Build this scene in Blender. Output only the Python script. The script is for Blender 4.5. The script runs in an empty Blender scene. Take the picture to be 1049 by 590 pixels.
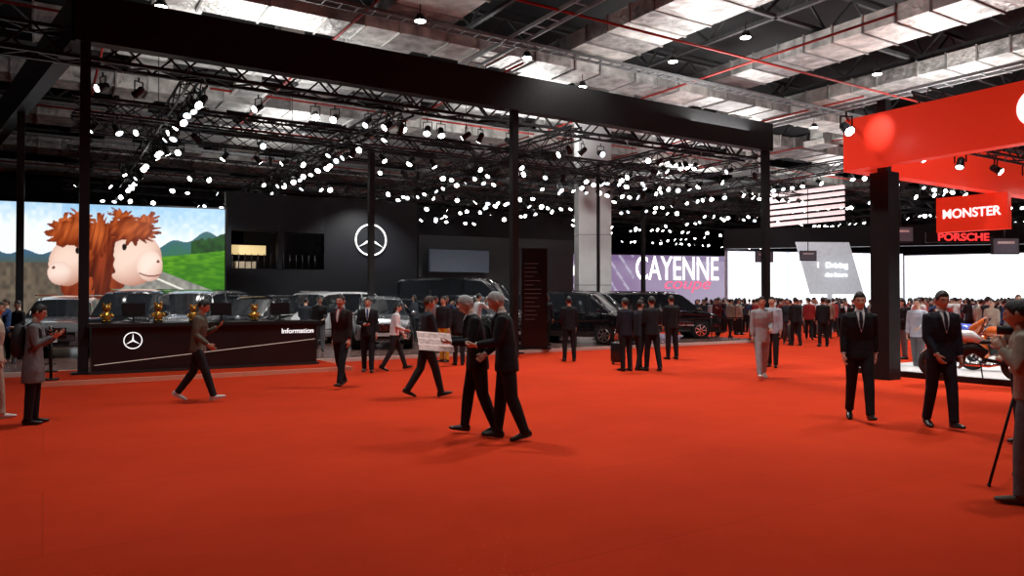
import bpy, math, random
from mathutils import Vector, Matrix
random.seed(7)
R=random.random
def ru(a,b): return a+(b-a)*random.random()
F=760.0; HOR=306.0; CH=1.75
def G(px,d): return ((px-524.5)/F*d, d)
C0=Vector((-9.47,16.2,0)); U=Vector((0.846,0.533,0)).normalized(); V=Vector((-U.y,U.x,0))
UA=math.atan2(U.y,U.x)
def W(u,v,z=0): 
    p=C0+U*u+V*v; return Vector((p.x,p.y,z))
sc=bpy.context.scene
sc.view_settings.view_transform='Standard'
# ---------------- materials
MATS={}
def mat(name,col,rough=.6,metal=0,em=0,emcol=None,var=.12,scale=8,bump=0,spec=.5,coat=0,bscale=None):
    if name in MATS: return MATS[name]
    m=bpy.data.materials.new(name); m.use_nodes=True; nt=m.node_tree; b=nt.nodes['Principled BSDF']
    b.inputs['Roughness'].default_value=rough; b.inputs['Metallic'].default_value=metal
    b.inputs['Specular IOR Level'].default_value=spec
    if coat: b.inputs['Coat Weight'].default_value=coat; b.inputs['Coat Roughness'].default_value=.05
    tc=nt.nodes.new('ShaderNodeTexCoord')
    if var>0 or bump>0:
        n=nt.nodes.new('ShaderNodeTexNoise'); n.inputs['Scale'].default_value=scale; n.inputs['Detail'].default_value=4
        nt.links.new(tc.outputs['Object'],n.inputs['Vector'])
        r=nt.nodes.new('ShaderNodeValToRGB')
        r.color_ramp.elements[0].position=.3; r.color_ramp.elements[1].position=.7
        r.color_ramp.elements[0].color=tuple(c*(1-var) for c in col)+(1,)
        r.color_ramp.elements[1].color=tuple(min(1,c*(1+var)) for c in col)+(1,)
        nt.links.new(n.outputs['Fac'],r.inputs[0]); nt.links.new(r.outputs[0],b.inputs['Base Color'])
        if bump>0:
            n2=nt.nodes.new('ShaderNodeTexNoise'); n2.inputs['Scale'].default_value=bscale or scale*2; n2.inputs['Detail'].default_value=3
            nt.links.new(tc.outputs['Object'],n2.inputs['Vector'])
            bp=nt.nodes.new('ShaderNodeBump'); bp.inputs['Strength'].default_value=bump; bp.inputs['Distance'].default_value=.02 if bump<=.9 else .06
            nt.links.new(n2.outputs['Fac'],bp.inputs['Height']); nt.links.new(bp.outputs[0],b.inputs['Normal'])
    else: b.inputs['Base Color'].default_value=tuple(col)+(1,)
    if em: 
        b.inputs['Emission Color'].default_value=tuple(emcol or col)+(1,); b.inputs['Emission Strength'].default_value=em
    MATS[name]=m; return m
BLACK=mat('black_metal',(.010,.010,.011),.5,var=.2,spec=.3)
BLK2=mat('black_panel',(.010,.011,.013),.3,var=.15,scale=1.5)
STEEL=mat('truss_steel',(.022,.022,.025),.45,.4)
LENS=mat('lamp_lens',(1,1,1),.3,em=16,emcol=(1,.98,.95),var=0); LENS.cycles.emission_sampling='NONE'
LENSD=mat('lamp_lens_dim',(.8,.85,.9),.2,em=3.0,emcol=(.85,.93,1),var=0); LENSD.cycles.emission_sampling='NONE'
FOILS=[mat('duct_foil_a',(.62,.62,.60),.42,.35,var=.45,scale=1.6,bump=1.0,bscale=4),mat('duct_foil_b',(.48,.48,.47),.38,.4,var=.5,scale=2.4,bump=1.0,bscale=5),mat('duct_foil_c',(.74,.73,.70),.45,.3,var=.3,scale=1.9,bump=1.0,bscale=6),mat('duct_foil_d',(.30,.30,.30),.5,.3,var=.4,scale=1.9,bump=1.0,bscale=6)]
GREY=mat('grey_concrete',(.55,.56,.57),.8,var=.06,scale=2)
RED=mat('sign_red',(.75,.03,.015),.35,em=.34,emcol=(.95,.045,.015),var=.05)
WHITE=mat('white_gloss',(.85,.85,.85),.3,var=.02)
CHROME=mat('chrome',(.8,.8,.82),.12,1,var=0)
LOGO=mat('logo_light',(.9,.9,.9),.3,em=1.0,emcol=(1,1,1),var=0)
PAINT=mat('car_paint_black',(.010,.011,.014),.16,.2,coat=1,var=.05)
PAINTS=mat('car_paint_silver',(.30,.31,.33),.25,.6,coat=1,var=.05)
PAINTW=mat('car_paint_white',(.6,.61,.63),.3,.0,coat=1,var=.03)
GLASS=mat('car_glass',(.016,.019,.023),.05,.0,spec=.8,var=0)
TYRE=mat('tyre',(.015,.015,.015),.8)
HEADL=mat('headlamp',(.8,.85,.9),.1,.2,em=2.0,emcol=(.95,.97,1),var=0)
GOLD=mat('gold',(.75,.42,.08),.25,.8)
# ---------------- mesh builder
class MB:
    def __init__(s): s.v=[];s.f=[];s.m=[];s.sm=[];s.mats=[]
    def mi(s,m):
        if m not in s.mats: s.mats.append(m)
        return s.mats.index(m)
    def add(s,vs,fs,m,smooth=False):
        o=len(s.v); s.v+= [Vector(x) for x in vs]; k=s.mi(m)
        for f in fs: s.f.append([i+o for i in f]); s.m.append(k); s.sm.append(smooth)
    def box(s,c,size,m,ang=0,ax=None):
        c=Vector(c); a,b,d=[x/2 for x in size]
        if ax is None: X=Vector((math.cos(ang),math.sin(ang),0));Y=Vector((-math.sin(ang),math.cos(ang),0));Z=Vector((0,0,1))
        else: X,Y,Z=ax
        vs=[c+X*i*a+Y*j*b+Z*k*d for k in(-1,1) for j in(-1,1) for i in(-1,1)]
        s.add(vs,[(0,2,3,1),(4,5,7,6),(0,1,5,4),(2,6,7,3),(0,4,6,2),(1,3,7,5)],m)
    def beam(s,p0,p1,w,h,m):
        p0=Vector(p0);p1=Vector(p1);d=(p1-p0);L=d.length;X=d.normalized();up=Vector((0,0,1))
        if abs(X.z)>.98: up=Vector((0,1,0))
        Y=up.cross(X).normalized();Z=X.cross(Y)
        s.box((p0+p1)/2,(L,w,h),m,ax=(X,Y,Z))
    def tube(s,pts,rads,m,side=None,n=12,smooth=True,cap=True):
        pts=[Vector(p) for p in pts]; N=len(pts); vs=[]
        for i,p in enumerate(pts):
            t=(pts[min(i+1,N-1)]-pts[max(i-1,0)])
            t=t.normalized() if t.length>1e-9 else Vector((0,0,1))
            sd=Vector(side) if side is not None else (Vector((1,0,0)) if abs(t.x)<.9 else Vector((0,1,0)))
            sv=(sd-t*sd.dot(t)); sv=sv.normalized() if sv.length>1e-6 else t.orthogonal().normalized()
            fv=t.cross(sv); r=rads[i]
            ra,rb=(r,r) if not isinstance(r,(tuple,list)) else r
            for k in range(n):
                a=2*math.pi*k/n; vs.append(p+sv*ra*math.cos(a)+fv*rb*math.sin(a))
        fs=[]
        for i in range(N-1):
            for k in range(n):
                k2=(k+1)%n; fs.append((i*n+k,i*n+k2,(i+1)*n+k2,(i+1)*n+k))
        if cap: fs.append(tuple(reversed(range(n)))); fs.append(tuple((N-1)*n+k for k in range(n)))
        s.add(vs,fs,m,smooth)
    def cyl(s,p0,p1,r,m,n=8,r1=None,smooth=True): s.tube([p0,p1],[r,r if r1 is None else r1],m,n=n,smooth=smooth)
    def ell(s,c,r,m,nu=12,nv=8,rot=None):
        c=Vector(c); vs=[];fs=[]
        for j in range(nv+1):
            th=-math.pi/2+math.pi*j/nv
            for i in range(nu):
                a=2*math.pi*i/nu; p=Vector((r[0]*math.cos(th)*math.cos(a),r[1]*math.cos(th)*math.sin(a),r[2]*math.sin(th)))
                if rot: p=rot@p
                vs.append(c+p)
        for j in range(nv):
            for i in range(nu):
                i2=(i+1)%nu; fs.append((j*nu+i,j*nu+i2,(j+1)*nu+i2,(j+1)*nu+i))
        s.add(vs,fs,m,True)
    def torus(s,c,R_,r,m,X,Y,nu=28,nv=8):
        c=Vector(c);X=Vector(X).normalized();Y=Vector(Y).normalized();Z=X.cross(Y); vs=[];fs=[]
        for i in range(nu):
            a=2*math.pi*i/nu; d=X*math.cos(a)+Y*math.sin(a)
            for j in range(nv):
                b=2*math.pi*j/nv; vs.append(c+d*(R_+r*math.cos(b))+Z*r*math.sin(b))
        for i in range(nu):
            for j in range(nv):
                i2=(i+1)%nu;j2=(j+1)%nv; fs.append((i*nv+j,i2*nv+j,i2*nv+j2,i*nv+j2))
        s.add(vs,fs,m,True)
    def transform(s,M): s.v=[M@v for v in s.v]
    def mesh(s,name):
        me=bpy.data.meshes.new(name); me.from_pydata([tuple(v) for v in s.v],[],s.f)
        for m in s.mats: me.materials.append(m)
        me.polygons.foreach_set('material_index',s.m); me.polygons.foreach_set('use_smooth',s.sm); me.update(); return me
    def obj(s,name,parent=None,center=True,sharp=0):
        if center and s.v:
            xs=[v.x for v in s.v];ys=[v.y for v in s.v];zs=[v.z for v in s.v]
            o=Vector(((min(xs)+max(xs))/2,(min(ys)+max(ys))/2,min(zs)))
        else: o=Vector((0,0,0))
        s.v=[v-o for v in s.v]; me=s.mesh(name)
        if sharp: me.set_sharp_from_angle(angle=math.radians(sharp))
        ob=bpy.data.objects.new(name,me); ob.location=o; sc.collection.objects.link(ob)
        if parent: setpar(ob,parent)
        return ob
def setpar(ob,p):
    bpy.context.view_layer.update(); ob.parent=p; ob.matrix_parent_inverse=p.matrix_world.inverted()
def text(name,body,loc,ang,size,m,parent=None,ext=.01,align='CENTER',bold=0,sx=1,shear=0):
    cu=bpy.data.curves.new(name,'FONT'); cu.body=body; cu.size=size; cu.extrude=ext; cu.align_x=align; cu.align_y='CENTER'; cu.offset=bold; cu.shear=shear
    cu.materials.append(m); ob=bpy.data.objects.new(name,cu); ob.location=loc; ob.rotation_euler=(math.pi/2,0,ang); ob.scale=(sx,1,1)
    sc.collection.objects.link(ob)
    if parent: setpar(ob,parent)
    return ob
def star_logo(mb,c,X,r,m):
    c=Vector(c);X=Vector(X).normalized();Z=Vector((0,0,1));N=X.cross(Z)
    mb.torus(c,r,r*.055,m,X,Z,40,8)
    for k in range(3):
        a=math.pi/2+k*2*math.pi/3; d=X*math.cos(a)+Z*math.sin(a); q=N.cross(d)
        tip=c+d*r*.97; vs=[tip,c+q*r*.10,c-q*r*.10,c+N*r*.08,c-N*r*.08]
        mb.add(vs,[(0,1,3),(0,3,2),(0,4,1),(0,2,4),(1,4,3),(2,3,4)],m)
# ================= ROOM
def carpet_mat():
    m=bpy.data.materials.new('red_carpet'); m.use_nodes=True; nt=m.node_tree; b=nt.nodes['Principled BSDF']
    b.inputs['Roughness'].default_value=.95; b.inputs['Specular IOR Level'].default_value=.08
    tc=nt.nodes.new('ShaderNodeTexCoord')
    n=nt.nodes.new('ShaderNodeTexNoise'); n.inputs['Scale'].default_value=.35; n.inputs['Detail'].default_value=7; n.inputs['Roughness'].default_value=.65
    nt.links.new(tc.outputs['Object'],n.inputs['Vector'])
    r=nt.nodes.new('ShaderNodeValToRGB'); r.color_ramp.elements[0].position=.3; r.color_ramp.elements[1].position=.7
    r.color_ramp.elements[0].color=(.53,.035,.009,1); r.color_ramp.elements[1].color=(.68,.050,.013,1)
    nt.links.new(n.outputs['Fac'],r.inputs[0])
    mp=nt.nodes.new('ShaderNodeMapping'); mp.inputs['Rotation'].default_value=(0,0,-UA)
    nt.links.new(tc.outputs['Object'],mp.inputs['Vector'])
    br=nt.nodes.new('ShaderNodeTexBrick'); br.inputs['Scale'].default_value=1; br.inputs['Brick Width'].default_value=30; br.inputs['Row Height'].default_value=2.0
    br.inputs['Mortar Size'].default_value=.008; br.inputs['Color1'].default_value=(1,1,1,1); br.inputs['Color2'].default_value=(.96,.96,.96,1); br.inputs['Mortar'].default_value=(.85,.85,.85,1)
    nt.links.new(mp.outputs[0],br.inputs['Vector'])
    mx=nt.nodes.new('ShaderNodeMix'); mx.data_type='RGBA'; mx.blend_type='MULTIPLY'; mx.inputs[0].default_value=1
    nt.links.new(r.outputs[0],mx.inputs[6]); nt.links.new(br.outputs['Color'],mx.inputs[7])
    nt.links.new(mx.outputs[2],b.inputs['Base Color'])
    n2=nt.nodes.new('ShaderNodeTexNoise'); n2.inputs['Scale'].default_value=90
    nt.links.new(tc.outputs['Object'],n2.inputs['Vector'])
    bp=nt.nodes.new('ShaderNodeBump'); bp.inputs['Strength'].default_value=.25; bp.inputs['Distance'].default_value=.01
    nt.links.new(n2.outputs['Fac'],bp.inputs['Height']); nt.links.new(bp.outputs[0],b.inputs['Normal'])
    return m
CARPET=carpet_mat()
u0,u1,v0,v1,CZ=-30,72,-26,52,14
mb=MB(); mb.add([W(u0,v0),W(u1,v0),W(u1,v1),W(u0,v1)],[(0,1,2,3)],CARPET); mb.obj('floor',center=False)
DARKW=mat('dark_wall',(.022,.024,.03),.8,var=.2,scale=.5)
DARKC=mat('dark_deck',(.018,.018,.02),.8,var=.3,scale=.6)
for nm,a,b in(('wall_back',(u0,v1),(u1,v1)),('wall_right',(u1,v0),(u1,v1)),('wall_left',(u0,v0),(u0,v1)),('wall_front',(u0,v0),(u1,v0))):
    mb=MB(); mb.add([W(*a),W(*b),W(*b,CZ),W(*a,CZ)],[(0,1,2,3)],DARKW); mb.obj(nm,center=False)
mb=MB(); mb.add([W(u0,v0,CZ),W(u0,v1,CZ),W(u1,v1,CZ),W(u1,v0,CZ)],[(0,1,2,3)],DARKC); mb.obj('ceiling',center=False)
mb=MB()
def girder(mb,a,b,z0,z1,step,m,w=.16):
    a=Vector(a);b=Vector(b);L=(b-a).length;d=(b-a)/L
    mb.beam(a+Vector((0,0,z0)),b+Vector((0,0,z0)),w,.14,m); mb.beam(a+Vector((0,0,z1)),b+Vector((0,0,z1)),w,.14,m)
    n=int(L/step)
    for i in range(n):
        p=a+d*i*step; q=a+d*(i+1)*step
        za,zb=(z0,z1) if i%2 else (z1,z0)
        mb.beam(p+Vector((0,0,za)),q+Vector((0,0,zb)),w*.5,.09,m)
GIRD=mat('girder_paint',(.07,.072,.075),.6,var=.2)
for v in range(-10,51,9): girder(mb,W(-20,v),W(70,v),12.1,13.7,1.8,GIRD)
for u in range(-14,70,9): girder(mb,W(u,-14),W(u,50),12.1,13.7,1.8,GIRD)
mb.obj('roof_girders')
mb=MB()
FL=mat('duct_flange',(.5,.5,.48),.4,.5)
def duct(axis,o,a,b,w,z,h):
    t=a; rnd=random.Random(int(o*10)+7)
    while t<b:
        L=rnd.choice([1.2,1.2,1.8]); L=min(L,b-t); m=t+L/2
        c=W(m,o,z+h/2) if axis=='u' else W(o,m,z+h/2)
        F_=rnd.choices(FOILS,[4,4,3,1])[0]; dh=rnd.uniform(-.02,.02)
        sz=(L,w+dh,h+dh) if axis=='u' else (w+dh,L,h+dh)
        mb.box(c,sz,F_,UA)
        c=W(t,o,z+h/2) if axis=='u' else W(o,t,z+h/2)
        sz=(.06,w+.1,h+.1) if axis=='u' else (w+.1,.06,h+.1)
        mb.box(c,sz,FL if rnd.random()<.6 else FOILS[3],UA); t+=L
for o,a,b,w in((4.5,-4,60,1.5),(10,-1,60,2.2),(16.5,-12,64,1.5),(24,-10,60,2.4),(33,-10,66,2.2),(42,-10,66,2)): duct('u',o,a,b,w,10.5,.6)
for o,a,b,w in((-5,2,46,1.8),(3,4,46,1.4),(10,-1,46,2.4),(17.5,-8,46,2.6),(25,-8,46,2.2),(32,-8,46,2.8),(40,-8,46,2.2),(49,-10,46,2),(58,-10,46,2)): duct('v',o,a,b,w,11.2,.6)
for u in (6.5,13.7,21.5,28.5,36,44.5): 
    for v in(7,13,20,28): 
        mb.box(W(u,v,10.4),(1.3,1.3,.3),FOILS[2],UA); mb.box(W(u,v,10.85),(.8,.8,.8),FOILS[0],UA)
        mb.box(W(u,v,10.24),(1.0,1.0,.02),FOILS[3],UA)
mb.obj('ventilation_ducts')
mb=MB()
PIPE=mat('red_pipe',(.30,.02,.015),.5)
for v,a,b in((-1,10,40),(7,-10,22),(13.2,5,60),(20,-15,30),(28,10,60),(37,-15,60)): mb.cyl(W(a,v,10.3),W(b,v,10.3),.045,PIPE)
for u,a,b in((-7,0,30),(1,6,40),(7.5,-2,20),(14.2,4,40),(21.2,-6,24),(29,0,40),(36,-10,20),(45,0,48),(54,-10,48)): mb.cyl(W(u,a,10.42),W(u,b,10.42),.045,PIPE)
mb.obj('sprinkler_pipes')
mb=MB()
TRAY=mat('cable_tray',(.25,.26,.27),.5,.4)
for v in(1.8,18.8,26.5,38):
    for s in(-.2,.2): mb.beam(W(-12,v+s,10.2),W(66,v+s,10.2),.03,.1,TRAY)
    u=-12
    while u<66: mb.beam(W(u,v-.2,10.17),W(u,v+.2,10.17),.04,.03,TRAY); u+=.5
for u in(12.5,29.5,43):
    for s in(-.3,.3): mb.beam(W(u+s,-8,10.3),W(u+s,46,10.3),.05,.12,TRAY)
    v=-8
    while v<46: mb.beam(W(u-.3,v,10.3),W(u+.3,v,10.3),.05,.04,TRAY); v+=.7
mb.obj('cable_trays')
DL=MB()
dls=[]
for px,py in((765,37),(597,88),(900,75),(163,5),(100,67),(690,62),(835,130),(960,110),(540,58),(430,20)):
    z=10.0; d=F*(z-CH)/(HOR-py); x,y=G(px,d); dls.append((x,y,z))
for x,y,z in dls:
    DL.cyl((x,y,z),(x,y,z+.2),.19,BLACK,14,.1); DL.cyl((x,y,z-.015),(x,y,z-.001),.16,LENS,14); DL.cyl((x,y,z+.2),(x,y,z+.5),.015,BLACK,5)
DL.obj('ceiling_downlights')
mb=MB(); colx,coly=G(607,36)
mb.box((colx,coly,CZ/2),(1.55,1.55,CZ-.02),GREY,UA-.5)
for z in(2.4,4.8,7.2,9.6): mb.box((colx,coly,z),(1.57,1.57,.03),mat('joint',(.2,.2,.2),.8),UA-.5)
mb.obj('structural_column')
# ================= STAND FRAME
def P3(p,z): return Vector((p[0],p[1],z))
A=Vector((-9.47,16.2,0)); B=Vector((9.75,28.3,0)); Lp=Vector((-14.87,22.4,0)); Lq=A+(Lp-A)*2.2
mb=MB(); zb=7.38; zt=8.43; zm=(zb+zt)/2
mb.beam(P3(A-U*.1,zm),P3(B+U*.15,zm),.35,zt-zb,BLACK); mb.beam(P3(A,zm),P3(Lq,zm),.35,zt-zb-.002,BLACK)
def post(p,z1,w=.2):
    mb.box((p[0],p[1],z1/2),(w,w,z1),BLACK,UA); mb.box((p[0],p[1],.13),(w+.25,w+.25,.04),BLACK,UA)
post(A+U*.1,zb+.01); post(Lp,zb+.01); post(B-U*.1,zb+.01,.24); post(A+(B-A)*((22.2-16.2)/(28.3-16.2)),zb+.01,.2)
post(G(284,32),7.2,.2); post(G(380,27.4),7.2,.2); post(G(659,44),7,.2); post(G(613,30),7.2,.1)
mb.obj('stand_frame')
mb=MB()
def truss(a,b,s=.4,m=STEEL,st=.6,c=.05,dg=.028):
    a=Vector(a);b=Vector(b);L=(b-a).length;d=(b-a)/L;q=Vector((0,0,1)).cross(d).normalized()*s/2;z=Vector((0,0,s/2))
    cs=[q+z,q-z,-q-z,-q+z]
    for c_ in cs: mb.beam(a+c_,b+c_,c,c,m)
    n=max(1,int(L/st))
    for i in range(n):
        p=a+d*L*i/n; r=a+d*L*(i+1)/n
        for k in range(4):
            c1,c2=cs[k],cs[(k+1)%4]
            if i%2: c1,c2=c2,c1
            mb.beam(p+c1,r+c2,dg,dg,m)
TL=[]
truss(W(-1.5,1.0,7.55),W(23,1.0,7.55),.6,st=.6,c=.08,dg=.045); TL.append((W(0,1.0,7.25),W(23,1.0,7.25)))
truss(W(0,6.2,7.35),W(23,6.2,7.35),.55,c=.07,dg=.04)
for v,z in((4,6.9),(7.5,7.1),(11.5,6.9),(16,7.0),(21,7.0)):
    truss(W(0,v,z),W(23,v,z)); TL.append((W(0,v,z),W(23,v,z)))
for u in(-3,2.5,8,14,19,23): 
    truss(W(u,.5,7.15),W(u,21,7.15)); TL.append((W(u,.5,7.15),W(u,21,7.15)))
for v in(-1,5,12,20,29):
    truss(W(27,v,7.2),W(58,v,7.2),.45,st=.9); TL.append((W(27,v,7.2),W(58,v,7.2)))
for u in(28,36,45,54):
    truss(W(u,-2,7.4),W(u,30,7.4),.45,st=.9); TL.append((W(u,-2,7.4),W(u,30,7.4)))
for p in((2.5,8),(14,8),(2.5,16),(14,16),(23,8),(23,16),(36,5),(45,12),(28,12),(36,20),(8,12),(19,12)):
    mb.beam(W(*p,7.3),W(*p,12.1),.02,.02,STEEL)
mb.obj('lighting_truss')
def lamp(mb,p,dr,r=.1,L=.32,lens=LENS):
    p=Vector(p);d=Vector(dr).normalized()
    c=p-Vector((0,0,.34))
    mb.tube([c-d*L*.5,c-d*L*.35,c+d*L*.3,c+d*L*.5],[r*.6,r*.95,r,r*1.25],BLACK,n=10)
    mb.tube([c+d*(L*.5+.001),c+d*(L*.5+.014)],[r*1.0,r*.9],lens,n=10)
    s=d.cross(Vector((0,0,1))).normalized()*(r+.03)
    mb.beam(c+s,p+s-Vector((0,0,.1)),.02,.03,BLACK); mb.beam(c-s,p-s-Vector((0,0,.1)),.02,.03,BLACK)
    mb.beam(p+s*1.02-Vector((0,0,.1)),p-s*1.02-Vector((0,0,.1)),.03,.02,BLACK); mb.beam(p-Vector((0,0,.1)),p,.03,.03,BLACK)
mb=MB()
for a,b in TL:
    L=(b-a).length; t=ru(.3,.9)
    while t<L:
        p=a+(b-a)*(t/L)-Vector((0,0,.2)); az=ru(0,2*math.pi) if R()<.3 else -math.pi/2+ru(-1.2,1.2)
        el=ru(.4,1.05); far=p.y>34
        r=ru(.08,.105)*(1.15 if far else 1)
        lamp(mb,p,(math.cos(az)*math.cos(el),math.sin(az)*math.cos(el),-math.sin(el)),r,.3,LENS if R()<.75 else LENSD)
        t+= ru(.4,1.1) if R()<.78 else ru(1.3,2.4)
mb.obj('stage_spotlights')
# ================= PLATFORM
mb=MB()
EDGE=mat('platform_edge',(.72,.28,.18),.5,var=.05)
PLAT=mat('platform_floor',(.13,.07,.06),.25,var=.15,scale=2)
WEDGE=mat('platform_white_edge',(.75,.66,.6),.4,var=.05)
def slab(mb,ua,ub,va,vb,z0,z1,m):
    mb.box(W((ua+ub)/2,(va+vb)/2,(z0+z1)/2),(ub-ua,vb-va,z1-z0),m,UA)
slab(mb,-.9,5.75,-1.35,1.2,.0,.09,EDGE); slab(mb,-.8,5.65,-1.2,1.2,.085,.1,CARPET)
slab(mb,-9,24,1.2,24,0,.1,WEDGE); slab(mb,-8.9,23.9,1.32,23.9,.095,.108,PLAT)
mb.obj('stand_platform')
# ================= COUNTER
mb=MB()
slab(mb,.25,5.2,-.25,.55,.1,1.12,BLK2); slab(mb,.15,5.3,-.35,.65,1.12,1.2,BLACK)
slab(mb,.2,5.25,-.3,.6,.1,.16,mat('plinth',(.03,.03,.03),.3))
LINE=mat('inlay_line',(.7,.65,.55),.4,em=.3,var=0)
mb.beam(W(.3,-.256,.30),W(5.15,-.256,.74),.006,.014,LINE)
star_logo(mb,W(1.05,-.27,.82),U,.18,LOGO)
cnt=mb.obj('information_counter')
text('lettering','Information',W(4.72,-.262,.95),UA,.17,LOGO,cnt)
def mascot(u,v=.1,s=1):
    mb=MB(); p=W(u,v,1.2)
    mb.tube([p,p+Vector((0,0,.03))],[.09*s,.09*s],BLACK,n=14)
    mb.tube([p+Vector((0,0,z*s)) for z in(.03,.08,.16,.22,.25)],[.05*s,.085*s,.08*s,.05*s,.03*s],GOLD,n=12)
    mb.ell(p+Vector((0,0,.31*s)),(.085*s,.08*s,.08*s),GOLD)
    for k in(-1,1):
        mb.ell(p+U*k*.06*s+Vector((0,0,.39*s)),(.028*s,.02*s,.04*s),GOLD,8,6)
        mb.tube([p+U*k*.07*s+Vector((0,0,.2*s)),p+U*k*.12*s+V*-.03+Vector((0,0,.15*s)),p+U*k*.1*s-V*.06+Vector((0,0,.12*s))],[.03*s,.026*s,.02*s],GOLD,n=8)
        mb.ell(p+U*k*.045*s-V*.03+Vector((0,0,.05*s)),(.04*s,.05*s,.03*s),GOLD,8,6)
        mb.ell(p+U*k*.03*s-V*.074*s+Vector((0,0,.33*s)),(.011,.011,.013),BLACK,6,5)
    mb.ell(p-V*.078*s+Vector((0,0,.29*s)),(.02*s,.018*s,.014*s),BLACK,8,5)
    mb.obj('gold_mascot_figurine')
for u in(.55,1.6,2.35,3.75): mascot(u,s=ru(1.0,1.15))
def monitor(u,v=.2):
    mb=MB(); mb.box(W(u,v,1.21),(.22,.16,.02),BLACK,UA); mb.box(W(u,v,1.3),(.04,.04,.18),BLACK,UA); mb.box(W(u,v,1.5),(.48,.03,.3),BLACK,UA)
    mb.box(W(u,v+.018,1.5),(.44,.004,.26),LENSD,UA); mb.obj('desktop_monitor')
for u in(1.1,3.0,4.4): monitor(u)
mb=MB()
pts=[W(-.5,-1,0),W(-.5,1,0),W(-.5,3.2,0),W(-.5,5.4,0)]
for p in pts:
    mb.cyl(p+Vector((0,0,.1)),p+Vector((0,0,.13)),.15,BLACK,16); mb.cyl(p+Vector((0,0,.13)),p+Vector((0,0,1.02)),.025,BLACK,8); mb.cyl(p+Vector((0,0,1.02)),p+Vector((0,0,1.07)),.035,CHROME,10)
for a,b in zip(pts,pts[1:]): mb.beam(a+Vector((0,0,.98)),b+Vector((0,0,.98)),.01,.05,BLACK)
pts=[W(12.6+2.2*i,1.6,0) for i in range(6)]
for p in pts:
    mb.cyl(p+Vector((0,0,.1)),p+Vector((0,0,.13)),.15,BLACK,16); mb.cyl(p+Vector((0,0,.13)),p+Vector((0,0,1.02)),.02,BLACK,8); mb.cyl(p+Vector((0,0,1.02)),p+Vector((0,0,1.07)),.03,CHROME,10)
for a,b in zip(pts,pts[1:]): mb.beam(a+Vector((0,0,.98)),b+Vector((0,0,.98)),.01,.05,BLACK)
mb.obj('queue_barrier')
mb=MB(); x,y=G(547,24.4)
ka=.1
mb.box((x,y,1.75),(.85,.28,3.3),BLK2,ka); mb.box((x,y,.13),(1.05,.5,.06),BLACK,ka)
for i in range(14):
    w=ru(.3,.6); mb.box(Vector((x,y,2.9-i*.14))+Vector((math.cos(ka),math.sin(ka),0))*(-.33+w/2)+Vector((math.sin(ka),-math.cos(ka),0))*.145,(w,.006,.022),mat('kiosk_text',(.16,.16,.16),.5,em=.05,var=0),ka)
mb.obj('information_totem')
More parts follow.
